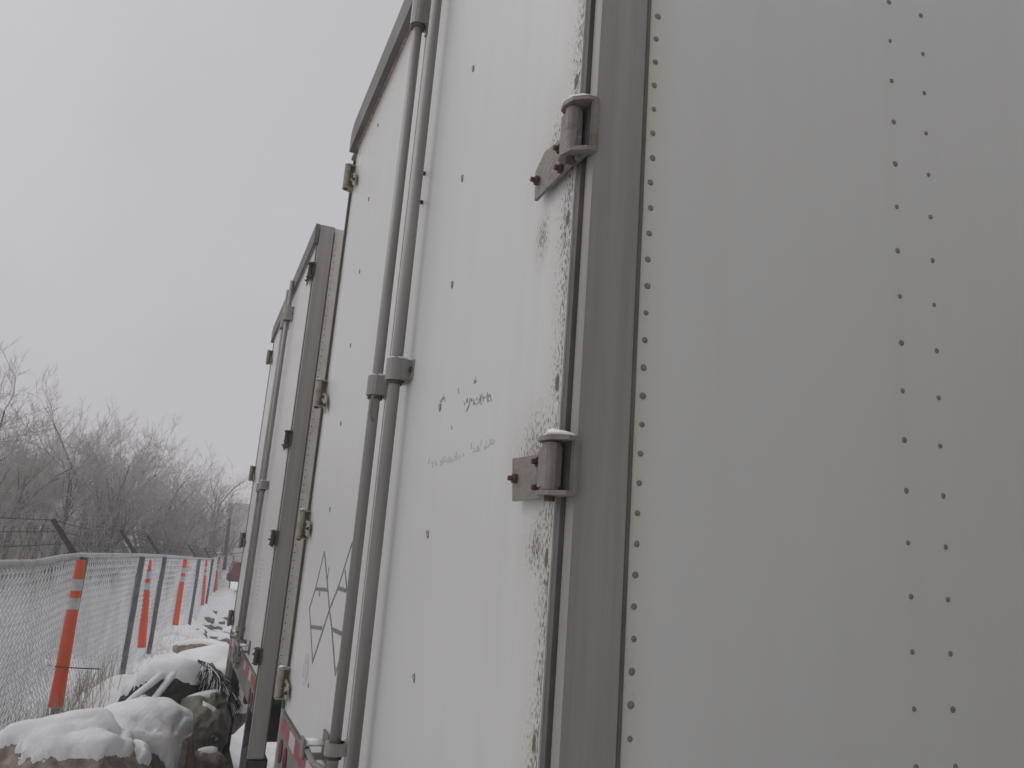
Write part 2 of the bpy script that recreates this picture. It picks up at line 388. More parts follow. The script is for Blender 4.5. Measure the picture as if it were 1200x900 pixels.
    # lock rods
    for i, y in enumerate(rods):
        bm = bmesh.new(); tube(bm, [(-.036, y, Z_SILL-.05), (-.036, y, TH-.06)], .0150, 16); rod = obj('lock_rod', bm, M['rod'], t, smooth=True)
        for z, h in ((2.465, .055), (3.66, .10), (1.53 if i else 1.47, .03)):
            bm = bmesh.new()
            tube(bm, [(-.036, y, z-h/2), (-.036, y, z+h/2)], .0255, 14)
            box(bm, (-.036, y-.024, z-h/2), (-.0, y+.024, z+h/2), .003)
            box(bm, (-.004, y-.045, z-h/2+.002), (0, y+.045, z+h/2-.002), .001)
            g = obj('rod_bracket', bm, M['rod'], rod)
            bm = bmesh.new(); tube(bm, [(-.036, y, z-h/2-.009), (-.036, y, z-h/2)], .021, 14); obj('bracket_ring', bm, M['dark'], rod)
            for q in (-.036, .036):
                bm = bmesh.new(); tube(bm, [(-.004, y+q, z), (-.011, y+q, z)], .007, 6); obj('bolt', bm, M['bolt'], rod)
            if z == 2.465:
                bm = bmesh.new(); tube(bm, [(-.010, y, z+h/2+.003), (-.034, y, z+h/2+.005), (-.058, y, z+h/2+.002)], [.012, .017, .008], 8, squash=.4); obj('snow', bm, M['snow'], rod, smooth=True)
        # small loop below the upper collar, and the locking cam at the foot
        bm = bmesh.new()
        if i == 1:
            tube(bm, [(-.036, y-.014, 2.435), (-.05, y-.036, 2.43), (-.05, y-.038, 2.375), (-.036, y-.014, 2.365)], .004, 6)
            obj('keeper_loop', bm, M['hinge'], rod); bm = bmesh.new()
        box(bm, (-.056, y-.04, Z_SILL-.05), (-.018, y+.03, Z_SILL-.015), .004); box(bm, (-.05, y-.016, Z_SILL-.09), (-.02, y+.05, Z_SILL-.055), .004)
        obj('cam_lock', bm, M['hinge'], rod)
        # handle lying along the door
        sg = 1 if i == 1 else -1
        bm = bmesh.new(); z0 = 1.475
        tube(bm, [(-.036, y, z0), (-.062, y+.03*sg, z0+.004), (-.066, y+.12*sg, z0-.004), (-.05, y+.36*sg, z0-.012), (-.05, y+.42*sg, z0-.016)], [.012, .011, .009, .009, .010], 8, squash=.7)
        h = obj('lock_handle', bm, M['hinge'], rod, smooth=True)
        bm = bmesh.new()
        yk = y+.30*sg
        box(bm, (-.006, yk-.045, z0-.045), (0, yk+.045, z0+.035), .002); box(bm, (-.07, yk-.03, z0-.034), (-.006, yk+.03, z0-.026), .002); box(bm, (-.07, yk-.03, z0-.03), (-.063, yk+.03, z0+.02), .002)
        obj('handle_keeper', bm, M['hinge'], rod)
        bm = bmesh.new(); box(bm, (-.068, yk-.028, z0-.0), (-.01, yk+.028, z0+.014), .006); obj('snow', bm, M['snow'], rod, smooth=True)
    if near and len(rods) == 2:                         # ties between the rods
        for q in ((479, 199), (476, 233)):
            p_ = W(q[0]+1, q[1], X=XR-.045); y_ = p_.y-T1Y
            bm = bmesh.new(); box(bm, (-.032, y_-.004, p_.z-.005), (-.0, y_+.004, p_.z+.005), .001); obj('tie_pin', bm, M['bolt'], t)
    # hinges
    for k, z in enumerate(HZ):
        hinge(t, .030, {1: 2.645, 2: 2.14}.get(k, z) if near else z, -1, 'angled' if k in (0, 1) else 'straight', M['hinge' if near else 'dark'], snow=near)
        hinge(t, TW-.130, z, 1, 'angled' if k in (0, 1) else 'straight', M['hinge_tan' if near else 'hinge'])
    # under-run guard, chassis, axles
    bm = bmesh.new(); box(bm, (.0, .10, .46), (.09, TW-.10, .58), .008); g = obj('underrun_guard', bm, M['dark'], t)
    for y in (.45, TW-.53):
        bm = bmesh.new(); box(bm, (.02, y, .575), (.08, y+.08, Z_SILL-.19)); obj('guard_leg', bm, M['dark'], g)
    for s in (0, 1):
        bm = bmesh.new(); a = (.002, .30) if s == 0 else (TW-.30, TW-.002)
        box(bm, (.004, a[0], .84), (.11, a[1], 1.0), .01); obj('bumper_block', bm, M['rubber'], t)
    for y in (.62, TW-.74):
        bm = bmesh.new(); box(bm, (.12, y, .95), (L-2.0, y+.12, Z_SILL-.135)); obj('chassis_rail', bm, M['dark'], t)
    for x in (1.5, 2.75):
        bm = bmesh.new(); tube(bm, [(x, .2, .5), (x, TW-.2, .5)], .07, 10); obj('axle', bm, M['dark'], t)
        for y in (.04, .33, TW-.57, TW-.28):
            bm = bmesh.new(); rr = .5
            tube(bm, [(x, y, .5), (x, y+.02, .5), (x, y+.05, .5), (x, y+.19, .5), (x, y+.22, .5), (x, y+.24, .5)], [.33, .46, .5, .5, .46, .33], 28)
            wh = obj('wheel', bm, M['rubber'], t, smooth=False)
            bm = bmesh.new(); tube(bm, [(x, y-.004, .5), (x, y+.244, .5)], .27, 20); obj('rim', bm, M['galv'], wh)
    for y in (.45, TW-.55):
        bm = bmesh.new(); box(bm, (L-3.0, y, .12), (L-2.88, y+.1, Z_SILL-.15)); box(bm, (L-3.1, y-.1, .06), (L-2.78, y+.2, .12)); obj('landing_leg', bm, M['dark'], t)
    return t

t1 = trailer('semi_trailer', 'nearest white semi trailer, its riveted side filling the right of the picture', (XR, T1Y, 0))
t2 = trailer('semi_trailer', 'narrower-looking second white trailer with grey corner post, standing just beyond the nearest one', (XR, 4.60, -.045), near=False, doormat='door_far', sidemat='side2')
t0 = trailer('semi_trailer', 'unseen white semi trailer added behind the viewer to shade the riveted side', (XR, -3.22, 0), near=False, low=True)  # out of view, added and positioned to darken the nearest trailer's side
t3 = trailer('semi_trailer', 'small far white trailer glimpsed past the left edge of the second trailer', (1.75, 40, .1), near=False, low=True)

# ---- marks on the nearest trailer's doors, laid out in the door plane (trailer-local)
doors1 = [c for c in t1.children if c.name.startswith('door') and not c.name.startswith('door_seal')]
dnear = min(doors1, key=lambda o: o.data.vertices[0].co.y); dfar = max(doors1, key=lambda o: o.data.vertices[0].co.y)
def door_pt(px, py):
    p = W(px, py, X=XR); return (p.y-T1Y, p.z)
def strokes(name, lines, wdt, m, parent):
    bm = bmesh.new()
    for ln in lines:
        P = [door_pt(*q) for q in ln]
        for (a, b) in zip(P, P[1:]):
            d = Vector((b[0]-a[0], b[1]-a[1])); l = d.length; d /= max(l, 1e-6); nn = Vector((-d.y, d.x))*wdt/2; a_ = Vector(a)-d*wdt*.4; b_ = Vector(b)+d*wdt*.4
            vs = [a_+nn, a_-nn, b_-nn, b_+nn]
            off = -.0006-random.random()*.0008
            top = [bm.verts.new((off, v.x, v.y)) for v in vs]
            f = bm.faces.new(top); 
            r = bmesh.ops.extrude_face_region(bm, geom=[f])
            for v in r['geom']:
                if isinstance(v, bmesh.types.BMVert): v.co.x = .001
    bmesh.ops.recalc_face_normals(bm, faces=bm.faces)
    return obj(name, bm, m, parent)
def zq(x, y): return (330+x/3.214, 620+y/3.214)
A = [[zq(160, 90), zq(128, 225), zq(105, 300), zq(110, 370), zq(117, 500), zq(150, 400), zq(182, 300), zq(215, 215), zq(262, 65), zq(280, 20)],
     [zq(162, 90), zq(168, 150), zq(172, 195), zq(180, 300), zq(190, 380), zq(203, 545), zq(240, 430), zq(256, 330), zq(248, 250), zq(240, 160)],
     [zq(128, 225), zq(172, 229)], [zq(112, 368), zq(152, 373)], [zq(214, 222), zq(242, 232)], [zq(193, 378), zq(226, 394)], [zq(172, 195), zq(178, 150)]]
strokes('painted_emblem', A, .012, M['mark'], dfar)
# faded oval print
bm = bmesh.new(); cy_, cz_ = door_pt(358, 785)
vs = [bm.verts.new((-.0007, cy_+.075*math.cos(a)*.8, cz_+.055*math.sin(a))) for a in [k*math.pi/10 for k in range(20)]]
bm.faces.new(vs[::-1]); obj('faded_print', bm, M['faded'], dfar)
# scattered grubby remains of lettering on the near door
random.seed(3)
def scrib(x0, y0, x1, y1, n, l):
    o = []
    for i in range(n):
        t = i/n; x = x0+(x1-x0)*t+random.uniform(-1.5, 1.5); y = y0+(y1-y0)*t+random.uniform(-3, 3)
        a = random.uniform(-.4, .4); o.append([(x, y), (x+l*math.sin(a)*random.uniform(.3, 1), y-l*math.cos(a)*random.uniform(.3, 1))])
        if random.random() < .4: o.append([(x, y), (x+random.uniform(1, 4), y-random.uniform(0, 2))])
    return o
strokes('old_lettering', scrib(545, 474, 577, 466, 14, 6) + [[(547, 468), (550, 475), (552, 467)], [(550, 475), (547, 482)], [(563, 463), (564, 474)], [(571, 467), (572, 472)], [(575, 465), (576, 470)]]
        + scrib(515, 472, 523, 466, 4, 4) + scrib(555, 450, 560, 441, 3, 3) + [[(520, 462), (522, 470)], [(537, 455), (538, 461)], [(529, 499), (530, 503)]], .0014, M['faintspeck'], dnear)
strokes('faint_lettering', scrib(503, 545, 545, 534, 14, 5)+scrib(552, 527, 580, 519, 9, 5), .0045, M['faint'], dnear)
# faint vertical lettering on the second trailer's door
d2 = [c for c in t2.children if c.name.startswith('door') and not c.name.startswith('door_seal')]
d2n = min(d2, key=lambda o: o.data.vertices[0].co.y)
bm = bmesh.new(); z = 1.72; box(bm, (-.0006, .595, 1.71), (.001, .602, 2.02))
while z < 2.0:
    box(bm, (-.001, .60, z), (.001, .60+random.uniform(.10, .20), z+.012)); z += .026
obj('faint_lettering', bm, M['faded'], d2n)

# ------------------------------------------------------------ terrain
def sm(a, b, x): t = max(0, min(1, (x-a)/(b-a))); return t*t*(3-2*t)
FP = [(-2.05, -5), (-1.62, -.5), (-1.42, 2.2)]
FPX = [(0, 660, 5.15), (93, 651, 7.2), (163, 651, 10.0), (190, 651.5, 12.4), (215, 653, 15.4), (232, 654.5, 18.2), (248, 655, 24.0), (256, 652, 29.5)]
def fence_x(y):
    pts = FP + [(W(p, q, Y=Y).x, Y) for p, q, Y in FPX] + [(2.2, 40), (8, 90)]
    for (xa, ya), (xb, yb) in zip(pts, pts[1:]):
        if ya <= y <= yb: return xa+(xb-xa)*(y-ya)/(yb-ya)
    return pts[0][0] if y < pts[0][1] else pts[-1][0]
def ground(x, y):
    dx = x-fence_x(y)
    near = math.exp(-((max(0, abs(y-8)-18))/20)**2)
    z = .48*(1-sm(.15+.12*math.sin(y*1.7), .95, x if y < 20 else x-1.5*sm(20, 30, y)))
    z += .10*noise.noise(Vector((x*1.1, y*1.1, 0)))*near + .05*noise.noise(Vector((x*3.1, y*3.1, 4)))*near
    if x < .3: z += .02*noise.noise(Vector((x*9, y*9, 7)))*near
    # ploughed ridge along the fence
    z += .16*math.exp(-((dx-.45)/.4)**2)*near*(.6+.6*noise.noise(Vector((x*2, y*.8, 2))))
    if x < .6 and y > 0: z -= .12*sm(18, 30, y)
    z += .30*math.exp(-(((x+.32)/.38)**2+((y-7.9)/.9)**2)) + .12*math.exp(-(((x+.75)/.35)**2+((y-6.3)/.6)**2))
    d = math.hypot(x, y)
    if d > 60: z += (d-60)*.006*noise.noise(Vector((x*.01, y*.01, 1)))
    # shallow swell beyond the fence
    if dx < -1: z += .25*sm(1, 8, -dx)*sm(2, 12, y)*(1-sm(80, 160, d))
    return z
xs = []; x = -900.0
def axis(fine_lo, fine_hi, step, far, g):
    a = []; v = fine_lo
    while v <= fine_hi: a.append(v); v += step
    s = step; v = fine_hi
    while v < far: s *= g; v += s; a.append(v)
    s = step; v = fine_lo; b = []
    while v > -far: s *= g; v -= s; b.append(v)
    return b[::-1]+a
xs = axis(-2.6, 1.4, .07, 255, 1.18); ys = axis(2.0, 26, .11, 265, 1.16)
vs = [(x, y, ground(x, y)) for y in ys for x in xs]; nx = len(xs)
fs = [(j*nx+i, j*nx+i+1, (j+1)*nx+i+1, (j+1)*nx+i) for j in range(len(ys)-1) for i in range(nx-1)]
g = mesh('ground', vs, fs, M['snow'], smooth=True, kind='structure')
g['label'] = 'snow covered ground'

# ------------------------------------------------------------ fence
fen = thing('chain_link_fence', 'frosted chain link fence with sagging top rail and barbed wire arms', 'fence', (W(93, 651, Y=7.2).x, 7.2, .5))
fl = Vector(fen.location)
rail = [Vector((fence_x(y), y, 1.78)) for y in (-5, -.5, 2.2)]
rail[2].z = 1.80
rail += [W(0, 661, Y=5.15), W(40, 660, Y=5.8), W(70, 654, Y=6.45)] + [W(p, q, Y=Y) for p, q, Y in FPX[1:]] + [Vector((2.2, 40, 1.66)), Vector((8, 90, 1.6))]
rail = [p-fl for p in rail]
bm = bmesh.new(); tube(bm, rail, .023, 8); obj('top_rail', bm, M['rail'], fen, smooth=True)
posts = [p for p in rail]
post_idx = [0, 1, 2, 6, 7, 8, 10, 11, 13] 
arms = []
for i, p in enumerate(rail):
    if i in (4, 5, 9): continue
    if i == 3: continue
    gz = ground(p.x+fl.x, p.y+fl.y)-.1
    bm = bmesh.new(); tube(bm, [(p.x+.038, p.y, gz-fl.z), (p.x+.038, p.y, p.z-.01)], .030, 10); pp = obj('fence_post', bm, M['postdark'], fen, smooth=False)
    # arm leaning out over the far side
    q = Vector((p.x-.03, p.y, p.z)); e = q+Vector((-.20, -.02, .26))
    bm = bmesh.new(); tube(bm, [q, e], [.026, .02], 6); obj('barbed_wire_arm', bm, M['barb'], pp); arms.append((q, e))
for k in (.33, .66, .98):
    bm = bmesh.new()
    for (q0, e0), (q1, e1) in zip(arms, arms[1:]):
        a = q0.lerp(e0, k); b = q1.lerp(e1, k); n = 8
        tube(bm, [a.lerp(b, j/n)+Vector((0, 0, -.03*math.sin(math.pi*j/n))) for j in range(n+1)], .004, 4, cap=False)
        for j in range(int((b-a).length/.15)):
            if (b-a).length > 12: break
            c = a.lerp(b, (j+.5)*.15/(b-a).length); tube(bm, [c+Vector((.0, -.012, -.018)), c+Vector((0, .012, .018))], .0025, 3)
    obj('barbed_wire', bm, M['barb'], fen)
# woven mesh, one panel per bay
def wire_panel(pts, pitch, rad):
    V_, F_ = [], []
    S = [0]
    for a, b in zip(pts, pts[1:]): S.append(S[-1]+(b-a).length)
    def at(s):
        for i in range(len(pts)-1):
            if s <= S[i+1] or i == len(pts)-2:
                t = (s-S[i])/(S[i+1]-S[i]); return pts[i].lerp(pts[i+1], t)
    n = int(S[-1]/pitch)
    for i in range(n+1):
        c = at(min(S[-1], i*pitch)); top = c.z; bot = ground(c.x+fl.x, c.y+fl.y)-fl.z-.02
        k = int((top-bot)/(pitch*.36))
        prev = None
        for j in range(k+1):
            s = i*pitch+(pitch*.5 if (j % 2) else -pitch*.0)
            q = at(max(0, min(S[-1], s))); q = Vector((q.x, q.y, top-.012-j*pitch*.36))
            q.x += .008*math.sin(s*3+j*.2)
            for kk in range(2):
                pass
            b = len(V_)
            for a in (0, 2.09, 4.19): V_.append((q.x+rad*math.cos(a), q.y+rad*math.sin(a)*.6, q.z+rad*.6*math.sin(a)))
            if j:
                for m_ in range(3): F_.append((b-3+m_, b-3+(m_+1) % 3, b+(m_+1) % 3, b+m_))
        # mirrored strand completes the diamonds
        for j in range(k+1):
            s = i*pitch-(pitch*.5 if (j % 2) else 0)
            q = at(max(0, min(S[-1], s))); q = Vector((q.x+.004, q.y, top-.012-j*pitch*.36))
            q.x += .008*math.sin(s*3+j*.2)
            b = len(V_)
            for a in (0, 2.09, 4.19): V_.append((q.x+rad*math.cos(a), q.y+rad*math.sin(a)*.6, q.z+rad*.6*math.sin(a)))
            if j:
                for m_ in range(3): F_.append((b-3+m_, b-3+(m_+1) % 3, b+(m_+1) % 3, b+m_))
    return V_, F_
bays = [(1, 2), (2, 6), (6, 7), (7, 8), (8, 10), (10, 11), (11, 12), (12, 13)]
for a, b in bays:
    pts = rail[a:b+1]
    pitch = .080 if rail[b].y+fl.y < 13 else (.11 if rail[b].y+fl.y < 26 else .16)
    V_, F_ = wire_panel(pts, pitch, .0034 if pitch < .1 else .0036)
    mesh('mesh_panel', V_, F_, M['frostwire'], fen)

# ------------------------------------------------------------ orange delineator tubes strapped on the fence
tubes = [((93, 656), (63, 826), 7.13, 'nearest and tallest orange tube on the fence, a thin wire tied across it', 1.0),
         ((173, 656), (164, 758), 11.1, 'second orange tube from the left on the fence, between two bare grey posts', 1.0),
         ((216, 655), (204, 732), 15.3, 'third orange tube along the fence, low on its post behind the snow ridge', 1.0),
         ((241, 656), (236, 709), 21.0, 'thin distant orange tube second last along the fence', .8),
         ((255, 656), (252, 692), 28.3, 'smallest and farthest orange tube at the end of the fence', .8)]
for k, (a, b, Y, lab, ws) in enumerate(tubes):
    A_ = W(*a, Y=Y); B_ = W(*b, Y=Y)
    A_.x += .02; B_.x += .02; A_.y -= .06; B_.y -= .06
    base = Vector((B_.x, Y-.06, B_.z))
    t = thing('delineator_tube', lab, 'marker tube', base, 'orange tubes along the fence')
    a0 = A_-base; b0 = B_-base
    def at(f_): return b0.lerp(a0, f_)
    r = .043*ws
    bm = bmesh.new(); tube(bm, [at(0), at(.012), at(.05), at(.62), at(.64), at(.70), at(.8), at(.87), at(.93), at(1)], [r*1.22, r*1.2, r*1.14, r*.98, r*.86, r*.85, r*.82, r*.84, r*.8, r*.72], 14)
    obj('tube_body', bm, M['orange'], t, smooth=False)
    for f0, f1 in ((.655, .735), (.785, .865)):
        bm = bmesh.new(); tube(bm, [at(f0), at(f1)], r*.90, 14, cap=False); obj('reflective_band', bm, M['band'], t)
    if k == 0:
        c = at(.27); bm = bmesh.new(); tube(bm, [c+Vector((-.09, -.07, .012)), c+Vector((0, -.075, .0)), c+Vector((.10, -.07, -.004)), c+Vector((.26, -.03, -.012))], .0045, 5); obj('tie_wire', bm, M['barb'], t)
        bm = bmesh.new(); tube(bm, [at(0)+Vector((0, 0, -.004)), at(.012)], r*1.2, 14); obj('base_rim', bm, M['band'], t)

# ------------------------------------------------------------ rocks
def rock(name, label, c, size, m, seed, cat='rock', group=None, snow_t=.07, sub=4, cover=.15, rough=.28, flat=0):
    t = thing(name, label, cat, (c[0], c[1], c[2]), group)
    bm = bmesh.new(); bmesh.ops.create_icosphere(bm, subdivisions=sub, radius=1)
    off = Vector((seed*3.7, seed*1.3, seed*.7))
    for v in bm.verts:
        n = v.co.normalized()
        d = 1+rough*noise.noise(n*1.4+off)+rough*.4*noise.noise(n*3.5+off)+rough*.18*noise.noise(n*9+off)
        # facets
        q = n*d
        for fv in (Vector((.8, -.5, .2)), Vector((-.6, -.7, .3)), Vector((.1, -.95, -.1)), Vector((-.2, .3, .93))):
            fv = fv.normalized(); e = q.dot(fv)-.86
            if e > 0: q -= fv*e*.75
        v.co = Vector((q.x*size[0], q.y*size[1], q.z*size[2]))
    bm.normal_update()
    sn = bm.copy()
    obj('stone', bm, m, t, smooth=True)
    for _ in range(10 if sub > 4 else 2): bmesh.ops.smooth_vert(sn, verts=sn.verts, factor=.5, use_axis_x=True, use_axis_y=True, use_axis_z=True)
    sn.normal_update()
    mv = [(v, v.normal.copy()) for v in sn.verts]
    for v, n_ in mv:
        q = n_.z+.16*noise.noise(v.co*5+off)
        qf = q+.10*noise.noise(v.co*22+off)+.09*noise.noise(v.co*60+off)+.05*noise.noise(v.co*110+off)
        e = sm(0, .07, qf-cover); k = sm(cover-.2, cover+.40, q)
        v.co += Vector((n_.x*.3, n_.y*.3, 1))*(snow_t*k*e) + n_*(.006*e*(1+noise.noise(v.co*9)) - .016*(1-e))
    obj('snow_cap', sn, M['snow'], t, smooth=True)
    return t
def gp(px, py, Y): return W(px, py, Y=Y)
a = gp(78, 905, 5.0); rock('boulder', 'large tan boulder under a thick snow cap at the lower left corner', (a.x, 5.0, a.z-.015), (.40, .34, .25), M['rock'], 2, snow_t=.075, cover=.60, sub=6, rough=.18)
a = gp(160, 884, 5.7); rock('boulder', 'dark grey boulder with smooth rounded snow cap, right of the tan boulder', (a.x, 5.7, a.z+.00), (.30, .34, .24), M['rock2'], 5, snow_t=.09, cover=.20, sub=6, rough=.17)
a = gp(236, 850, 6.5); rock('boulder', 'pale greenish bare stone lying under the black tarp', (a.x, 6.5, a.z), (.21, .32, .22), M['rock3'], 9, snow_t=.012, cover=.80, rough=.42, sub=5)
a = gp(240, 762, 9.2); rock('boulder', 'flat tan rock slab sticking out of the snow ridge', (a.x, 9.2, a.z), (.30, .3, .085), M['rock'], 14, snow_t=.03, cover=.80)
a = gp(255, 800, 8.0); rock('boulder', 'snow laden rock hump behind the black tarp beside the second trailer', (a.x-.05, 8.0, a.z-.10), (.42, .5, .36), M['rock2'], 21, snow_t=.08, cover=-.1)
a = gp(245, 885, 5.9); rock('boulder', 'brown stone in the snow below the pale greenish stone', (a.x, 5.9, a.z-.03), (.11, .12, .07), M['rock'], 22, snow_t=.015, cover=.8, sub=3)
# wooden block
a = gp(224, 875, 5.4)
t = thing('wood_block', 'short splintered brown wood block standing beside the dark grey boulder', 'wood block', (a.x, 5.4, a.z-.06))
bm = bmesh.new(); prism(bm, [(-.05, -.03), (.03, -.04), (.045, .02), (-.03, .04)], 2, -.08, .13)
for v in bm.verts:
    if v.co.z > .1: v.co.x = v.co.x*.6-.02; v.co.z += v.co.x*.5
    v.co.x += .25*(v.co.z-.02)*-.25
obj('timber', bm, M['wood'], t)
bm = bmesh.new(); prism(bm, [(-.055, -.05), (-.052, -.03), (-.015, -.042), (-.02, -.06)], 2, -.06, .10); obj('split_piece', bm, M['rock2'], t)
# crumpled black tarp humped over the rocks, its top under snow
a = gp(200, 822, 6.75)
t = rock('tarp', 'crumpled black tarp humped over the rocks, its top buried in snow', (a.x, 6.75, a.z-.03), (.33, .30, .27), M['blackplastic'], 31, cat='tarp', snow_t=.07, cover=.40, sub=5, rough=.30)
t.children[0].name = 'tarp_sheet'
for pts in (((136, 838), (160, 815), (190, 790)), ((160, 842), (183, 817), (206, 786))):
    P = [W(p, q, Y=6.42+.05*i)-Vector(t.location) for i, (p, q) in enumerate(pts)]
    P = [P[0], P[0].lerp(P[1], .5)+Vector((0, 0, .012)), P[1]+Vector((0, 0, .006)), P[1].lerp(P[2], .5), P[2]]
    bm = bmesh.new(); tube(bm, P, [.020, .026, .028, .030, .034], 9, squash=.8); obj('snow_strip', bm, M['snow'], t, smooth=True)
# frosted dark conifer cutting hanging beside the pallet
a = gp(248, 800, 6.6)
t = thing('cut_branch', 'frosted dark cut branch drooping over the pale greenish stone', 'branch', (a.x, 6.6, a.z))
random.seed(11)
bm = bmesh.new(); tube(bm, [(-.10, .05, .10), (-.02, 0, .13), (.06, -.05, .04), (.12, -.10, -.12)], [.012, .012, .009, .004], 6); obj('stem', bm, M['twig_dark'], t)
for nm, mm, cnt in (('dark_needles', M['blackplastic'], 900), ('frosted_needles', M['snow'], 330)):
    bm = bmesh.new()
    for i in range(cnt):
        s = random.random(); c = Vector((-.12+.26*s, .06-.16*s, .12-.2*s*s+random.uniform(-.02, .03)))
        d = Vector((random.uniform(-.05, .10), random.uniform(-.12, .03), random.uniform(-.17, -.04)))
        tube(bm, [c, c+d*.5+Vector((0, 0, .01)), c+d], [.004, .0035, .001], 3, cap=False)
    obj(nm, bm, mm, t)

# small stones poking out of the snow
random.seed(21)
base = None; pos = []
for i in range(26):
    Y = random.uniform(9.5, 24); px = random.uniform(238, 282)-(24-Y)*.2
    p = W(px, 700, Y=Y); x = p.x
    pos.append((x, Y, ground(x, Y)))
protos = []
for i, p in enumerate(pos):
    if i < 3:
        o = rock('small_rock', 'small dark stone poking through the snow between fence and trailers', p, (.16, .13, .09), M['rock2'], 40+i, group='small stones in the snow', snow_t=.03, sub=2, cover=.55, rough=.4); protos.append(o)
    else:
        s = protos[i % 3]; o = s.copy(); COL.objects.link(o); o.location = (p[0], p[1], p[2]+.01)
        for c in s.children:
            d = c.copy(); COL.objects.link(d); d.parent = o
    o.rotation_euler = (0, 0, random.uniform(0, 6.28)); k = random.uniform(.5, 1.3); o.scale = (k, k, k)

# ------------------------------------------------------------ dry grass and brush
random.seed(5)
def blades(name, m, gen, label, cat):
    V_, F_ = [], []
    for (x, y, h, wd, lean) in gen:
        z = ground(x, y)-.02; a = random.uniform(0, math.pi); dx, dy = math.cos(a)*wd, math.sin(a)*wd
        lx, ly = random.uniform(-lean, lean), random.uniform(-lean, lean)
        b = len(V_)
        V_ += [(x-dx, y-dy, z), (x+dx, y+dy, z), (x-dx*.7+lx*.4, y-dy*.7+ly*.4, z+h*.55), (x+dx*.7+lx*.4, y+dy*.7+ly*.4, z+h*.55), (x+lx, y+ly, z+h)]
        F_ += [(b, b+1, b+3, b+2), (b+2, b+3, b+4)]
    o = mesh(name, V_, F_, m, kind='stuff'); o['label'] = label; o['category'] = cat; return o
def weed_gen():
    for i in range(9000):
        y = random.uniform(3.2, 15); x = fence_x(y)+random.gauss(-.10, .28)
        dens = noise.noise(Vector((x*1.5, y*1.2, 3)))
        if y > 8.3 and random.random() < .75: continue
        if dens < -.05: continue
        if x-fence_x(y) > .40: continue
        yield x, y, random.uniform(.10, .42)*(1 if y < 8.3 else .5), .0022, .14
blades('dry_grass', M['straw'], weed_gen(), 'dry brown grass and weeds standing along the foot of the fence', 'grass')
M['frostweed'] = mat('frosted_weed_stems', (.50, .49, .48), .9, col2=(.68, .68, .69), scale=2)
def frost_gen():
    for i in range(30000):
        y = random.uniform(4, 34); x = fence_x(y)-.25-abs(random.gauss(0, 1))*(1.2+y*.10)
        dn = noise.noise(Vector((x*.9, y*.5, 13)))
        if dn < -.12: continue
        yield x, y, random.uniform(.2, .75)*(.8+dn), .0035+y*.00012, .22
blades('frosted_weeds', M['frostweed'], frost_gen(), 'pale frosted weeds standing in the snow behind the fence', 'weeds')
def brush_gen():
    for i in range(42000):
        y = random.uniform(17, 60); x = fence_x(min(y, 40))-random.uniform(3.5, 30)*(.35+y/45)
        if noise.noise(Vector((x*.35, y*.35, 9))) < -.18: continue
        if y < 24 and random.random() < .7: continue
        yield x, y, random.uniform(.5, 1.9)*(.5+min(1, y/40)), .007+y*.00012, .5
blades('undergrowth', M['brush'], brush_gen(), 'grey dormant brush filling the ground under the bare trees', 'brush')

# ------------------------------------------------------------ trees
def gen_tree(seed, H, spread=1.0, levels=6, multi=1, dens=1.0):
    rnd = random.Random(seed); thick = []; thin = []
    def grow(p, d, r, l, lev):
        n = 3 if lev < 3 else 2; pts = [p]; rs = [r]; r1 = r*(.62 if lev else .6)
        for i in range(n):
            d = (d+Vector((rnd.gauss(0, .13), rnd.gauss(0, .13), rnd.gauss(.03, .08)))*min(1.15, .6+.25*lev)).normalized()
            p = p+d*l/n; pts.append(p); rs.append(r+(r1-r)*(i+1)/n)
        (thick if lev < 3 else thin).append((pts, rs))
        if lev >= levels: return
        nc = [3, 4, 4, 4, 3, 4][min(lev, 5)]
        nc = max(2, int(round(nc*dens)))
        for c in range(nc):
            t = 1 if c == 0 else rnd.uniform(.3, .95); k = min(n-1, int(t*n)); f = t*n-k
            q = pts[k].lerp(pts[k+1], f) if k < n else pts[-1]
            side = Vector((rnd.gauss(0, 1), rnd.gauss(0, 1), rnd.gauss(.15, .5))); side -= d*side.dot(d); side.normalize()
            ang = rnd.uniform(.15, .4) if c == 0 else rnd.uniform(.45, .95)*spread
            nd = (d*math.cos(ang)+side*math.sin(ang)).normalized(); nd = (nd+Vector((0, 0, .10))).normalized()
            grow(q, nd, max(.0052, (rs[min(k+1, n)])*(.78 if c == 0 else rnd.uniform(.42, .62))), l*((.82 if c == 0 else rnd.uniform(.55, .8)) if lev < 2 else (.70 if c == 0 else rnd.uniform(.48, .70))), lev+1)
    for m_ in range(multi):
        d = Vector((rnd.gauss(0, .22 if multi > 1 else .08), rnd.gauss(0, .22 if multi > 1 else .08), 1)).normalized()
        grow(Vector((rnd.uniform(-.3, .3)*(multi > 1), rnd.uniform(-.3, .3)*(multi > 1), -.15)), d, H*.022/(1 if multi == 1 else 1.5), H*.30, 0)
    return thick, thin
def tube_mesh(segs, n):
    V_, F_ = [], []
    for pts, rs in segs:
        prev = None
        for i, (p, r) in enumerate(zip(pts, rs)):
            d = (pts[min(i+1, len(pts)-1)]-pts[max(i-1, 0)]).normalized(); u = d.cross(Vector((.3, .2, .9))).normalized(); v = d.cross(u)
            b = len(V_)
            for k in range(n):
                a = 2*math.pi*k/n; V_.append(tuple(p+(u*math.cos(a)+v*math.sin(a))*r))
            if i:
                for k in range(n): F_.append((b-n+k, b-n+(k+1) % n, b+(k+1) % n, b+k))
    return V_, F_
TP = []
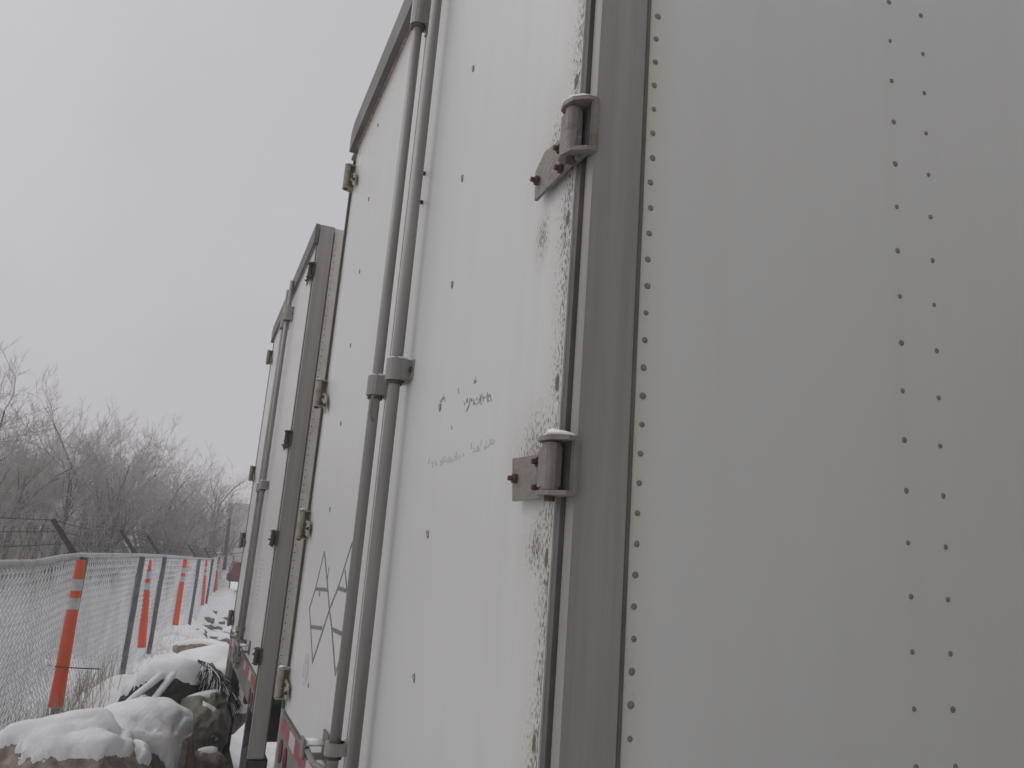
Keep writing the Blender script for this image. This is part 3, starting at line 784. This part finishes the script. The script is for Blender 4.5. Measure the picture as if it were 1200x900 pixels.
spec = [(1, 9.0, 1.0, 1, M['twig_dark']), (2, 7.5, 1.05, 2, M['twig']), (3, 7.0, .95, 3, M['twig']), (4, 8.5, .9, 1, M['twig']), (5, 6.0, 1.1, 3, M['twig']), (6, 5.2, 1.1, 4, M['twig_dark'])]
for (sd_, H, spd, mul, tm) in spec:
    th, tn = gen_tree(sd_, H, spd, 6 if mul < 3 else 5, mul)
    a = tube_mesh(th, 6); b = tube_mesh(tn, 3)
    ma = bpy.data.meshes.new('trunk'); ma.from_pydata(a[0], [], a[1]); ma.materials.append(M['bark'])
    mb = bpy.data.meshes.new('crown'); mb.from_pydata(b[0], [], b[1]); mb.materials.append(tm)
    top = max(v[2] for v in b[0]); TP.append((ma, mb, top))
GL = 'bare frosted tree standing in the grey thicket behind the fence'
# (px of crown top, py of crown top, distance Y, variant, label)
trees = [(-30, 392, 21, 3, None), (22, 432, 22, 0, None), (12, 385, 18, 0, 'tallest dark bare tree, spreading its crown at the left edge above the fence'),
         (128, 452, 30, 3, 'slim bare tree rising above the middle of the thicket'),
         (266, 524, 38, 4, 'pale separate bare tree just left of the second trailer, thin and see-through'),
         (168, 486, 27, 1, None), (40, 468, 24, 1, None), (75, 488, 29, 2, None), (100, 484, 25, 4, None), (145, 492, 33, 2, None),
         (195, 510, 30, 4, None), (215, 524, 34, 2, None), (235, 545, 36, 5, None), (20, 470, 30, 3, None), (60, 500, 35, 1, None), (185, 520, 38, 1, None),
         (115, 505, 38, 2, None), (5, 500, 27, 5, None), (130, 530, 24, 5, None), (200, 545, 28, 5, None),
         (225, 560, 31, 5, None), (250, 585, 36, 5, None), (-40, 450, 24, 1, None), (-80, 430, 22, 3, None), (-120, 450, 26, 2, None), (245, 560, 42, 1, None), (-15, 545, 20, 5, None), (208, 570, 25, 5, None)]
random.seed(9)
for (px, py, Y, k, lab) in trees:
    p = W(px, py, Y=Y); gz = ground(p.x, Y); ma, mb, top = TP[k]; s = (p.z-gz)/top*(1.0 if py < 400 else 1.0+max(0, 555-py)*.0011)
    t = thing('bare_tree', lab or GL, 'tree', (p.x, Y, gz), 'bare trees behind the fence')
    t.scale = (s*random.uniform(.95, 1.2),)*2+(s,); t.rotation_euler = (0, 0, random.uniform(0, 6.28)+(3.14 if px in (128, 168) else 0))
    for nm, me in (('trunk', ma), ('crown', mb)):
        o = bpy.data.objects.new(nm, me); COL.objects.link(o); o.parent = t

# ------------------------------------------------------------ far things
p = W(264, 655, Y=34)
bm = bmesh.new(); b0 = W(262.5, 668, Y=33); b1 = W(269, 608, Y=33); tube(bm, [b0-b0, (b1-b0)*.5, b1-b0], [.075, .065, .055], 8)
o = obj('wooden_post', bm, M['postwood'], None); o.location = b0; tag(o, 'dark wooden post standing beyond the end of the fence', 'post')
# dark red car mostly hidden behind the second trailer
c = thing('parked_car', 'dark red car parked far off, mostly hidden by the second trailer', 'car', (W(268, 690, Y=31).x, 31, ground(1.8, 31)+.05))
bm = bmesh.new(); prism(bm, [(0, .25), (0, .78), (.15, .92), (1.2, 1.0), (1.75, 1.42), (3.1, 1.42), (3.7, .98), (4.3, .9), (4.35, .3)], 1, 0, 1.75)
bmesh.ops.bevel(bm, geom=list(bm.edges), offset=.05, segments=2, affect='EDGES', clamp_overlap=True); obj('body', bm, M['carpaint'], c)
bm = bmesh.new(); prism(bm, [(1.32, 1.02), (1.80, 1.36), (3.05, 1.36), (3.5, 1.0)], 1, -.004, 1.754); obj('window', bm, M['glass'], c)
bm = bmesh.new(); box(bm, (-.05, .1, .25), (.03, 1.65, .5), .02); obj('bumper', bm, M['blackplastic'], c)
for x in (.85, 3.45):
    for y in (-.02, 1.57):
        bm = bmesh.new(); tube(bm, [(x, y, .31), (x, y+.2, .31)], .32, 20); wl = obj('wheel', bm, M['rubber'], c)
        bm = bmesh.new(); tube(bm, [(x, y-.005, .31), (x, y+.205, .31)], .19, 16); obj('rim', bm, M['galv'], wl)
for y in (.2, 1.55):
    bm = bmesh.new(); dome(bm, (.02, y, .68), .11, (-1, 0, 0), .5); obj('headlight', bm, M['band'], c)


# ------------------------------------------------------------ thin snowy air
hm = bpy.data.materials.new('thin_haze'); hm.use_nodes = True; n = hm.node_tree; n.nodes.clear()
mo = n.nodes.new('ShaderNodeOutputMaterial'); pv = n.nodes.new('ShaderNodeVolumePrincipled')
pv.inputs['Color'].default_value = (1, 1, 1, 1); pv.inputs['Density'].default_value = .0045; pv.inputs['Anisotropy'].default_value = 0
n.links.new(pv.outputs[0], mo.inputs['Volume'])
bm = bmesh.new(); box(bm, (-330, -330, -14), (330, 330, 13)); hz = obj('haze', bm, hm, kind='stuff'); hz['label'] = 'thin pale snowy haze in the air'; hz['category'] = 'haze'
sc.cycles.volume_bounces = 3
